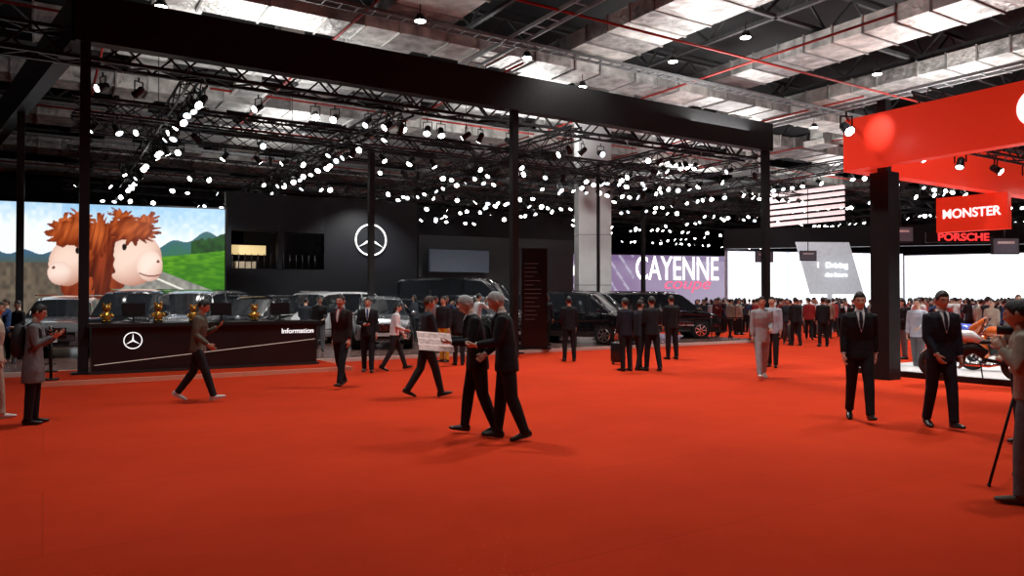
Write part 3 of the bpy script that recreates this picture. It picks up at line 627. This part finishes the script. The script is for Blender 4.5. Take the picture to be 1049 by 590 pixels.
def head(mb,c,M,skin,hair,long=False,lod=0):
    nu,nv=(56,48) if lod==0 else (18,14)
    def hl(p):
        h=.060 if p.y>.06 else (.060-(.06-p.y)*.9 if p.y>.0 else .006-(-p.y)*.95)
        if p.y>.0 and abs(p.x)>.05: h-= (abs(p.x)-.05)*1.2
        return h+.004*math.sin(p.x*160)
    def pt(j,i,off=0):
        th=-math.pi/2+math.pi*j/nv; a=2*math.pi*i/nu
        dx,dy,dz=math.cos(th)*math.sin(a),math.cos(th)*math.cos(a),math.sin(th)
        x,y,z=dx*.077,dy*.094,dz*.118
        if dz<0:
            k=(-dz)**1.3; x*=1-.28*k
            if dy<0: y*=1-.45*k
            else: y+=.012*k
        if dz>0 and dy<0: y*=1.05
        if dy>0:
            g=lambda px,pz,sx,sz: math.exp(-((x-px)/sx)**2-((z-pz)/sz)**2)
            y+=.022*g(0,-.022,.012,.016)+.012*g(0,.005,.009,.022)-.008*(g(.031,.012,.016,.012)+g(-.031,.012,.016,.012))+.006*g(0,.036,.05,.01)+.005*g(0,-.058,.022,.008)-.003*g(0,-.05,.02,.004)+.007*g(0,-.096,.02,.014)
        p=Vector((x,y,z))
        if off:
            t=max(0,min(1,(p.z-hl(p)+.006)/.035)); t=t*t*(3-2*t); o=.012+off*t+.012*t*math.sin(a*7+j)*.5
            p=Vector((x*(1+o),y*(1+o),z*(1+o)+.004*t))
        return p
    def build(off,sel,m):
        base=[pt(j,i,0) for j in range(nv+1) for i in range(nu)]
        vs=[pt(j,i,off) for j in range(nv+1) for i in range(nu)] if off else base; fs=[]
        for j in range(nv):
            for i in range(nu):
                i2=(i+1)%nu; f=(j*nu+i,j*nu+i2,(j+1)*nu+i2,(j+1)*nu+i); cc=(base[f[0]]+base[f[1]]+base[f[2]]+base[f[3]])/4
                if sel(cc): fs.append(tuple(reversed(f)))
        mb.add([c+M@v for v in vs],fs,m,True)
    eye=lambda p: p.y>.04 and abs(abs(p.x)-.030)<.010 and abs(p.z-.011)<.0045
    brow=lambda p: p.y>.04 and abs(abs(p.x)-.031)<.015 and abs(p.z-.033)<.0035
    lip=lambda p: p.y>.04 and abs(p.x)<.020 and abs(p.z+.055)<.006
    if lod:
        brow=lambda p:False; eye=lambda p: p.y>.04 and abs(abs(p.x)-.031)<.010 and abs(p.z-.011)<.007
    build(0,lambda p: not(eye(p) or brow(p) or lip(p)),skin); build(0,eye,EYE); build(0,brow,BROW if hair is not HG else HG); build(0,lip,LIP)
    for s in(-1,1): mb.ell(c+M@Vector((s*.079,-.004,0)),(.012,.02,.03),skin,8,6,M)
    build(.10,lambda p:p.z>hl(p),hair)
    if long:
        mb.tube([c+M@Vector(q) for q in((0,-.03,.07),(0,-.05,0),(0,-.055,-.08),(0,-.05,-.16),(0,-.045,-.21))],[(.06,.05),(.088,.055),(.09,.05),(.08,.035),(.05,.02)],hair,side=M@Vector((1,0,0)),n=14)
def hand(mb,w,d,nrm,skin,curl=22,side=1,lod=0):
    d=d.normalized(); nrm=(nrm-d*nrm.dot(d)).normalized(); lat=d.cross(nrm).normalized()
    mb.tube([w-d*.02,w+d*.02,w+d*.06,w+d*.095],[(.025,.02),(.036,.017),(.041,.015),(.038,.012)],skin,side=lat,n=8 if lod else 10)
    L=[.072,.082,.077,.06]
    for k in range(4):
        o=w+d*.088+lat*side*(.029-.0195*k); pts=[o-d*.015,o]; cur=0
        for seg,fr in enumerate((.45,.32,.23)):
            cur+=math.radians(curl*(1 if seg else .8)+3*k); dd=d*math.cos(cur)+nrm*math.sin(cur); pts.append(pts[-1]+dd*L[k]*fr)
        mb.tube(pts,[.009,.0092,.0085,.0078,.006],skin,n=5 if lod else 7)
    o=w+d*.025+lat*side*.028; t=(d*.65+lat*side*.7+nrm*.25).normalized(); t2=(d*.85+lat*side*.25+nrm*.5).normalized()
    mb.tube([o-t*.01,o+t*.03,o+t*.03+t2*.028,o+t*.03+t2*.05],[.012,.0115,.010,.007],skin,n=5 if lod else 7)
HANG=((.13,0.02,-1),(.03,.18,-1))
def person_mb(H=1.75,lean=3,legs=((0,3,0),(0,3,0)),arms=(HANG,HANG),headp=0,heady=0,top=SUIT,bottom=SUIT,shoes=SHOE,hair=HB,skin=SK,shirt=None,tie=None,long=False,hem=.12,flare=1,lod=0,curls=(22,22),stance=0,bulk=1.0,collar=None,palm=(None,None)):
    mb=MB(); vox=.0135 if lod==0 else .026
    pel=Vector((0,0,.95))
    w1=pel+dirv(lean*.3)*.15; ch=w1+dirv(lean*.8)*.2; sh=ch+dirv(lean)*.15; nk=sh+dirv(lean*1.15)*.055; 
    hp=lean*1.0+headp
    hc=nk+dirv((lean+hp)/2)*.06+dirv(hp)*.08
    X=Vector((1,0,0)); b=bulk
    down=-dirv(lean*.15)
    lv=[(pel+down*hem,(.188*flare*b,.135*flare*b)),(pel+down*hem*.5,(.186*flare*b,.134*flare*b)),(pel,(.178*b,.126*b)),(w1,(.162*b,.116*b)),((w1+ch)/2+Vector((0,.008,0)),(.172*b,.122*b)),(ch+Vector((0,.01,0)),(.188*b,.124*b)),(sh-dirv(lean)*.03,(.185*b,.108*b)),(sh+dirv(lean)*.022,(.13,.078)),(nk-dirv(lean)*.005,(.064,.062))]
    J=MB(); J.tube([p for p,_ in lv],[r for _,r in lv],top,side=X,n=20)
    hands=[]
    for k,s in enumerate((-1,1)):
        up,fo=arms[k]; S=sh+Vector((s*.172*b,0,-.018)); du=Vector((up[0]*s,up[1],up[2])).normalized(); df=Vector((fo[0]*s,fo[1],fo[2])).normalized()
        E=S+du*.285; Wp=E+df*.24
        J.tube([S-du*.02-Vector((s*.05,0,-.0)),S,S+du*.1,S+du*.2,E,E+df*.1,E+df*.2,Wp],[(.05,.05),.068*b,.066*b,.060*b,.055*b,.052,.046,.043],top,n=12)
        hands.append((Wp,df,s))
    vs,fs=remesh(J,vox); mb.add(vs,fs,top,True)
    for k,(Wp,df,s) in enumerate(hands):
        nrm=Vector(palm[k]) if palm[k] else (Vector((-s,0,0)) if abs(df.z)>.6 else Vector((-s*.4,-.2,.8)))
        if shirt: mb.tube([Wp-df*.01,Wp+df*.012],[.036,.036],shirt,n=10)
        lat=df.cross(nrm); sd=1 if lat.dot(Vector((0,1,.4)))>0 else -1
        hand(mb,Wp+df*.015,df,nrm,skin,curls[k],sd,lod)
    T=MB(); T.tube([pel+Vector((0,0,.12)),pel+Vector((0,0,.02)),pel-Vector((0,0,.06)),pel-Vector((0,0,.12))],[(.152*b,.108*b),(.165*b,.12*b),(.16*b,.12*b),(.1*b,.085*b)],bottom,side=X,n=18)
    for k,s in enumerate((-1,1)):
        a,kf,fp=legs[k]; h=pel+Vector((s*.088,0,-.05)); td=Vector((s*(.02+stance),math.sin(math.radians(a)),-math.cos(math.radians(a)))).normalized()
        sa=a-kf; sd_=Vector((s*stance*.7,math.sin(math.radians(sa)),-math.cos(math.radians(sa)))).normalized()
        K=h+td*.42; An=K+sd_*.41
        T.tube([h+Vector((0,0,.06)),h,h+td*.12,h+td*.25,K,K+sd_*.12,K+sd_*.25,An-sd_*.02,An+sd_*.03],[.085*b,.096*b,.094*b,.084*b,.072*b,.070*b,.064*b,.060,.062],bottom,n=14)
        fa=math.radians(fp); fd=Vector((s*.12,math.cos(fa),-math.sin(fa))).normalized(); dn=Vector((0,-math.sin(fa),-math.cos(fa)))
        base=An+dn*.055
        mb.tube([base-fd*.075-dn*.01,base-fd*.055-dn*.005,base,base+fd*.07+dn*.003,base+fd*.13+dn*.008,base+fd*.18+dn*.012,base+fd*.2+dn*.015],[(.02,.03),(.034,.042),(.038,.046),(.042,.033),(.046,.026),(.034,.02),(.014,.01)],shoes,side=X,n=12)
        mb.tube([base-fd*.07+dn*.036,base+dn*.038,base+fd*.12+dn*.03,base+fd*.19+dn*.026],[(.03,.008),(.037,.009),(.045,.009),(.02,.007)],shoes,side=X,n=10)
        mb.tube([An-sd_*.03,An+dn*.04],[.04,.04],shoes,n=10)
    vs,fs=remesh(T,vox,5); mb.add(vs,fs,bottom,True)
    mb.tube([sh+dirv(lean)*.01,nk,hc-dirv(hp)*.05],[.064,.058,.054],skin,n=12)
    M=(Matrix.Rotation(math.radians(heady),3,'Z')@Matrix.Rotation(math.radians(-hp),3,'X'))
    head(mb,hc,M,skin,hair,long,lod)
    def surf(t,x,off):
        ctr=[(nk-dirv(lean)*.007,.064,.062),(sh+dirv(lean)*.022,.13,.078),(sh-dirv(lean)*.03,.185,.108),(ch+Vector((0,.01,0)),.188,.124),((w1+ch)/2+Vector((0,.008,0)),.172,.122),(w1,.162,.116)]
        f=t*5; i=min(4,int(f)); f-=i; A_,B_=ctr[i],ctr[i+1]; p=A_[0].lerp(B_[0],f); ra=(A_[1]*(1-f)+B_[1]*f)*b; rb=(A_[2]*(1-f)+B_[2]*f)*b
        return Vector((x,p.y+rb*math.sqrt(max(0,1-(x/ra)**2))+off,p.z))
    if shirt:
        ts=[.0,.12,.25,.4,.55,.68,.78]; ws_=[.045,.058,.054,.046,.034,.018,.003]; vs=[];fs=[]
        for t,w_ in zip(ts,ws_):
            for q in range(5): vs.append(surf(t,(q/4*2-1)*w_,.009))
        for i in range(len(ts)-1):
            for q in range(4): fs.append((i*5+q,i*5+q+1,(i+1)*5+q+1,(i+1)*5+q))
        mb.add(vs,fs,shirt,True)
        for s in(-1,1):
            vs=[];fs=[]
            for t,w_ in zip(ts,ws_):
                wl=.012+.035*math.sin(math.pi*min(1,t/.78)**.8)
                vs+=[surf(t,s*w_,.014),surf(t,s*(w_+wl*.5),.020),surf(t,s*(w_+wl),.010)]
            for i in range(len(ts)-1):
                for q in range(2): fs.append((i*3+q,i*3+q+1,(i+1)*3+q+1,(i+1)*3+q))
            mb.add(vs,fs,top)
        mb.tube([nk-dirv(lean)*.02,nk+dirv(lean)*.02],[(.066,.067),(.062,.062)],shirt,side=X,n=14)
        if tie:
            vs=[];fs=[]; tt=[.03,.1,.3,.5,.7]; tw=[.02,.016,.022,.026,.012]
            for t,w_ in zip(tt,tw): vs+= [surf(t,-w_,.016),surf(t,0,.022),surf(t,w_,.016)]
            for i in range(4):
                for q in range(2): fs.append((i*3+q,i*3+q+1,(i+1)*3+q+1,(i+1)*3+q))
            mb.add(vs,fs,tie,True)
    elif collar: mb.tube([nk-dirv(lean)*.03,nk+dirv(lean)*.025],[(.072,.072),(.068,.066)],collar,side=X,n=14)
    sc_=H/1.75; mz=min(v.z for v in mb.v)
    info=dict(hands=[((h_[0]-Vector((0,0,mz)))*sc_,h_[1]) for h_ in hands],chest=(ch-Vector((0,0,mz)))*sc_,scale=sc_)
    mb.v=[(v-Vector((0,0,mz)))*sc_ for v in mb.v]
    return mb,info
def person(name,px,py,yaw,z=0,extra=None,**kw):
    d=F*(CH-z)/(py-HOR); x,y=G(px,d)
    mb,info=person_mb(**kw)
    if extra: extra(mb,info)
    mb.transform(Matrix.Translation(Vector((x,y,z)))@Matrix.Rotation(math.radians(yaw),4,'Z'))
    return mb.obj(name)
WALK=((17,5,-8),(-8,17,24)); WALK2=((-8,18,24),(18,5,-8)); SMALL=((9,5,0),(-6,7,6)); STAND=((1,3,0),(-2,2,0))
PHONE=((.1,.15,-1),(-.25,.75,.45)); BENT=((.1,.02,-1),(-.25,.8,-.35))
SWF=((.1,.28,-1),(.02,.5,-1)); SWB=((.12,-.25,-1),(.05,.0,-1))
def phone(k):
    def f(mb,info):
        w,d=info['hands'][k]; c=w+d*.1+Vector((0,-.02,.035)); mb.box(c,(.075,.012,.15),BLACK,ax=(Vector((1,0,0)),Vector((0,-.6,.8)).normalized(),Vector((0,.8,.6)).normalized()))
    return f
def backpack(mb,info):
    c=info['chest']; K=mat('backpack_fabric',(.015,.015,.017),.8,bump=.4)
    mb.tube([c+Vector((0,-.19,-.3)),c+Vector((0,-.2,-.25)),c+Vector((0,-.2,-.05)),c+Vector((0,-.18,.1)),c+Vector((0,-.16,.14))],[(.1,.05),(.15,.08),(.15,.085),(.12,.07),(.05,.03)],K,side=(1,0,0),n=16)
    for s in(-1,1): mb.tube([c+Vector((s*.1,-.13,.1)),c+Vector((s*.11,-.02,.175)),c+Vector((s*.12,.1,.08)),c+Vector((s*.13,.115,-.08)),c+Vector((s*.16,-.05,-.2))],[(.02,.008)]*5,K,side=(1,0,0),n=6)
GREYC=clothm('coat_grey',(.17,.18,.19)); OLIVE=clothm('jacket_olive',(.13,.13,.10)); DARK=clothm('dark_trousers',(.018,.018,.021)); CREAM=clothm('cream',(.5,.44,.35))
BEIGE=clothm('beige_shirt',(.36,.31,.25)); GTR=clothm('grey_trousers',(.11,.11,.12)); WSH=mat('sneaker_white',(.7,.7,.7),.5); REDC=clothm('shirt_red',(.35,.04,.04)); HOOD=clothm('hoodie_navy',(.025,.03,.04))
YEL=clothm('yellow',(.6,.38,.03)); CAMO=clothm('light_print',(.36,.38,.40)); LBL=clothm('light_blue_shirt',(.40,.46,.54)); TIEB=clothm('tie_blue',(.03,.06,.2)); TIED=clothm('tie_dark',(.02,.02,.03))
BURG=clothm('burgundy',(.12,.02,.03)); BLUEC=clothm('blue_jacket',(.04,.08,.2))
person('woman_in_coat',35,434,-70,H=1.63,lean=4,legs=STAND,arms=(PHONE,PHONE),headp=14,top=GREYC,bottom=DARK,hair=HB,hem=.36,flare=1.12,extra=lambda m,i:(backpack(m,i),phone(1)(m,i)),skin=SK2,long=False)
person('visitor',-6,430,-60,H=1.68,legs=SMALL,top=CREAM,bottom=CREAM,shoes=WSH)
person('walking_man_with_phone',203,411,-82,H=1.72,lean=6,legs=((-14,22,30),(22,4,-12)),arms=(PHONE,((.15,-.05,-1),(-.1,.7,-.6))),headp=18,top=OLIVE,bottom=DARK,shoes=WSH,extra=phone(0),hem=.1)
person('visitor_in_jacket',350,397,160,H=1.76,legs=WALK,arms=(HANG,SWB),top=clothm('blazer',(.025,.018,.018)),bottom=SUIT,shirt=REDC,tie=SHIRT,skin=SK2)
person('businessman',377,381,185,H=1.74,z=0,legs=SMALL,shirt=SHIRT,tie=TIEB,arms=(HANG,((.2,.1,-1),(-.6,.6,-.1))))
person('woman_in_white_blouse',404,380,-80,H=1.62,lean=8,legs=((22,4,-10),(-12,18,26)),arms=(SWF,BENT),top=SHIRT,bottom=DARK,headp=8,long=True,skin=SK2,hem=.04)
person('visitor_in_hoodie',437,407,-70,H=1.76,lean=4,legs=((-12,20,26),(19,5,-10)),arms=(BENT,SWF),top=HOOD,bottom=DARK,hem=.1,headp=4,hair=HBR,bulk=1.03)
man1=dict(H=1.76,lean=11,legs=((-7,14,18),(13,6,-6)),arms=(((.12,.22,-1),(-.2,1,.0)),((.12,.2,-1),(-.2,1,.12))),headp=22,top=SUIT,bottom=SUIT,hair=HG,skin=SK2,shirt=SHIRT,tie=TIED,bulk=1.1,hem=.16,curls=(45,45))
def mapx(mb,info):
    PM=mat('map_paper',(.80,.55,.52),.7,var=.3,scale=18)
    h0=info['hands'][0][0]+info['hands'][0][1]*.09; h1=info['hands'][1][0]+info['hands'][1][1]*.09
    a=h0+Vector((-.04,.0,-.10)); b_=h1+Vector((.03,.0,.08)); n=6; vs=[];fs=[]
    up=Vector((0,.24,.02))
    for i in range(n+1):
        p=a.lerp(b_,i/n)+Vector((0,0,.012*(1 if i%2 else -1))); vs+= [p-up*.5,p+up*.45,p+up*1.35]
    for i in range(n): 
        for q in range(2): fs.append((i*3+q,i*3+3+q,i*3+4+q,i*3+q+1))
    mb.add(vs,fs,PM)
person('elderly_businessman',489,444,104,extra=mapx,**man1)
m2=dict(man1); m2.update(H=1.8,lean=9,headp=20,legs=((-8,13,16),(9,4,-2)),arms=(((.12,.25,-1),(-.25,1,-.15)),((.1,.05,-1),(-.1,.7,-.6))))
person('elderly_businessman',519,450,92,**m2)
person('visitor_in_yellow_skirt',455,371,150,z=.108,H=1.66,legs=STAND,top=DARK,bottom=YEL,long=True,hem=.05)
person('visitor',470,374,20,H=1.72,legs=STAND,top=DARK,bottom=DARK)
person('businessman',583,370,10,H=1.76,legs=STAND,stance=.05,arms=(((.2,.0,-1),(-.3,.4,-.8)),HANG))
person('businessman',641,380,30,H=1.72,legs=STAND,top=SUIT2); person('visitor_in_jacket',655,379,-60,H=1.68,legs=SMALL,top=HOOD,bottom=DARK,arms=(BENT,HANG))
person('businessman',668,380,15,H=1.76,legs=((6,3,0),(-8,8,6)),stance=.03,arms=(BENT,BENT)); person('businessman',688,368,20,H=1.8,legs=STAND,stance=.04,bulk=1.08)
person('visitor_in_print_outfit',780,388,175,H=1.74,legs=WALK2,arms=(BENT,HANG),top=CAMO,bottom=CAMO,shoes=WSH,hem=.2)
person('visitor',791,376,150,H=1.76,legs=SMALL,top=LBL,bottom=DARK)
person('businessman',815,354,15,H=1.76,legs=SMALL); person('businessman',843,355,-5,H=1.76,legs=STAND,stance=.04); person('visitor',806,353,160,H=1.7,legs=WALK,top=HOOD,bottom=GTR)
person('businessman',880,431,165,H=1.78,legs=WALK,shirt=SHIRT,tie=TIED,arms=(SWB,HANG),skin=SK2,headp=4)
person('businessman',963,438,178,H=1.8,legs=((12,6,-2),(-6,12,14)),shirt=SHIRT,tie=TIED,arms=(HANG,((.12,.1,-1),(-.3,.5,-.9))),headp=8,top=SUIT2,bottom=SUIT2)
person('visitor',940,381,130,H=1.72,legs=SMALL,top=LBL,bottom=GTR,arms=(BENT,HANG))
person('photographer',1054,514,55,H=1.7,lean=8,legs=((8,6,0),(-6,4,0)),stance=.06,arms=(((.35,.1,-1),(-.5,.5,.7)),((.3,.1,-1),(-.5,.5,.75))),headp=6,top=BEIGE,bottom=GTR,shoes=mat('brown_shoe',(.1,.07,.05),.6),hem=.06)
person('visitor',1050,455,110,H=1.7,legs=STAND,top=OLIVE,bottom=DARK,arms=(BENT,BENT))
mb=MB(); tx,ty=4.82,7.0
for a in(3.3,5.4,1.2):
    mb.cyl((tx,ty,1.15),(tx+.38*math.cos(a),ty+.38*math.sin(a),.01),.014,BLACK,6)
    mb.ell((tx+.38*math.cos(a),ty+.38*math.sin(a),.015),(.02,.02,.015),BLACK,6,5)
mb.cyl((tx,ty,1.0),(tx,ty,1.36),.018,BLACK,8); mb.cyl((tx,ty,1.12),(tx,ty,1.2),.04,BLACK,10); mb.cyl((tx,ty,1.34),(tx,ty,1.38),.04,BLACK,10)
mb.box((tx,ty,1.45),(.16,.1,.12),BLACK,.9); mb.cyl((tx-.02,ty+.05,1.45),(tx-.14,ty+.16,1.45),.045,BLACK,14)
mb.obj('camera_tripod')
crowd=bpy.data.objects.new('visitor_crowd',None); sc.collection.objects.link(crowd)
vars_=[]
tops=[SUIT,SUIT,HOOD,DARK,GREYC,LBL,SUIT2,BLUEC,BEIGE,SUIT,REDC,DARK,BURG,HOOD,SUIT,SHIRT]
for i,t in enumerate(tops):
    mb,_=person_mb(H=1.62+.01*i,lean=ru(0,8),legs=random.choice([STAND,SMALL,WALK]),arms=random.choice([(HANG,HANG),(BENT,HANG),(PHONE,HANG),(((.2,.6,-.4),(-.2,.6,.8)),((.2,.6,-.4),(-.2,.6,.8)))]),headp=ru(-4,12),top=t,bottom=random.choice([DARK,SUIT,GTR]),lod=1,hair=random.choice([HB,HB,HBR]),long=(i%4==1),skin=random.choice([SK,SK2]),shirt=SHIRT if t is SUIT else None)
    vars_.append(mb.mesh('visitor_variant'))
def cr(x,y,z=0,yaw=None):
    ob=bpy.data.objects.new('visitor_figure',random.choice(vars_)); ob.location=(x,y,z); ob.rotation_euler=(0,0,ru(0,6.28) if yaw is None else yaw); ob.parent=crowd; sc.collection.objects.link(ob)
placed=[]
def free(x,y,m=.55):
    for q in placed:
        if (q[0]-x)**2+(q[1]-y)**2<m*m: return False
    placed.append((x,y)); return True
for i in range(300):
    px=ru(700,1049); d=ru(30,44)
    if px<760 : d=ru(36,46)
    if 760<px<890 and R()<.4: d=ru(36,44)
    x,y=G(px,d)
    if free(x,y): cr(x,y,0,ru(-.9,.9) if R()<.6 else None)
for i in range(30):
    px=ru(925,1049); d=ru(21,29); x,y=G(px,d)
    if free(x,y,.7): cr(x,y,.0 if ((Vector((x,y,0))-Pa).dot(V)>1) else .13)
for i in range(80):
    px=ru(245,660); d=ru(22,36); x,y=G(px,d)
    rel=Vector((x,y,0))-C0
    if rel.dot(V)>1.6 and all(math.hypot(x-a,y-b)>2.2 for a,b in CARS) and y<31.0 and free(x,y,.9): cr(x,y,.108)
for px,d in((20,19),(8,21),(722,33),(735,34),(748,33.5)):
    x,y=G(px,d); cr(x,y,.0)
# ================= LIGHTS
def spot(loc,tgt,P,size=70,blend=.6,rad=.15,col=(1,.97,.93)):
    l=bpy.data.lights.new('spot','SPOT'); l.energy=P; l.spot_size=math.radians(size); l.spot_blend=blend; l.shadow_soft_size=rad; l.color=col
    o=bpy.data.objects.new('spot_light',l); o.location=loc; o.rotation_euler=(Vector(tgt)-Vector(loc)).to_track_quat('-Z','Y').to_euler(); sc.collection.objects.link(o)
def area(loc,rot,P,sx,sy,col=(1,1,1)):
    l=bpy.data.lights.new('area','AREA'); l.shape='RECTANGLE'; l.size=sx; l.size_y=sy; l.energy=P; l.color=col
    o=bpy.data.objects.new('area_light',l); o.location=loc; o.rotation_euler=rot; sc.collection.objects.link(o)
for x,y,P in((-6,7,480),(1,6,600),(7,8,900),(-4,13,1500),(3,15,1900),(10,15,1500),(2,23,2100),(10,24,2100),(16,30,2300),(22,34,2300),(12,38,2300)):
    spot((x,y,9.9),(x,y,0),P,110,.8,.4)
for u,v in((2,3),(8,3),(14,3),(20,4),(4,10),(11,10),(18,11)):
    spot(W(u,v,6.6),W(u,v+2.5,0),1150,100,.7,.15)
for u,v in((6,8),(18,10),(10,20),(30,8),(36,18),(46,12),(20,0),(30,-3)):
    area(W(u,v,8.0),(math.pi,0,UA),520,3,3,(1,.98,.95))  # added uplights without fixtures, put in to brighten the ceiling ducts
spot(Vector((6.6,14.6,5.9)),Q-V*.75+Vector((0,0,5.15)),230,30,1.0,.05)
spot((colx-2,coly-5,6.8),(colx,coly,4),420,80,.8,.2)  # added spot without a fixture, brightens the structural column
for k in(2,6,10): spot(Pa+U*k-V*2+Vector((0,0,4.9)),Pa+U*k-V*2,800,110,.6,.15)
spot(W(1,-6,6.5),W(2.6,-.3,.6),200,50,.6,.15)
w=bpy.data.worlds.new('world'); sc.world=w; w.use_nodes=True; w.node_tree.nodes['Background'].inputs[0].default_value=(.02,.02,.025,1)
cam=bpy.data.cameras.new('camera'); cam.lens=F/1049*36; cam.sensor_width=36; cam.clip_end=300
co=bpy.data.objects.new('camera',cam); co.location=(0,0,CH); co.rotation_euler=(math.pi/2+math.atan(11/F),0,0); sc.collection.objects.link(co); sc.camera=co
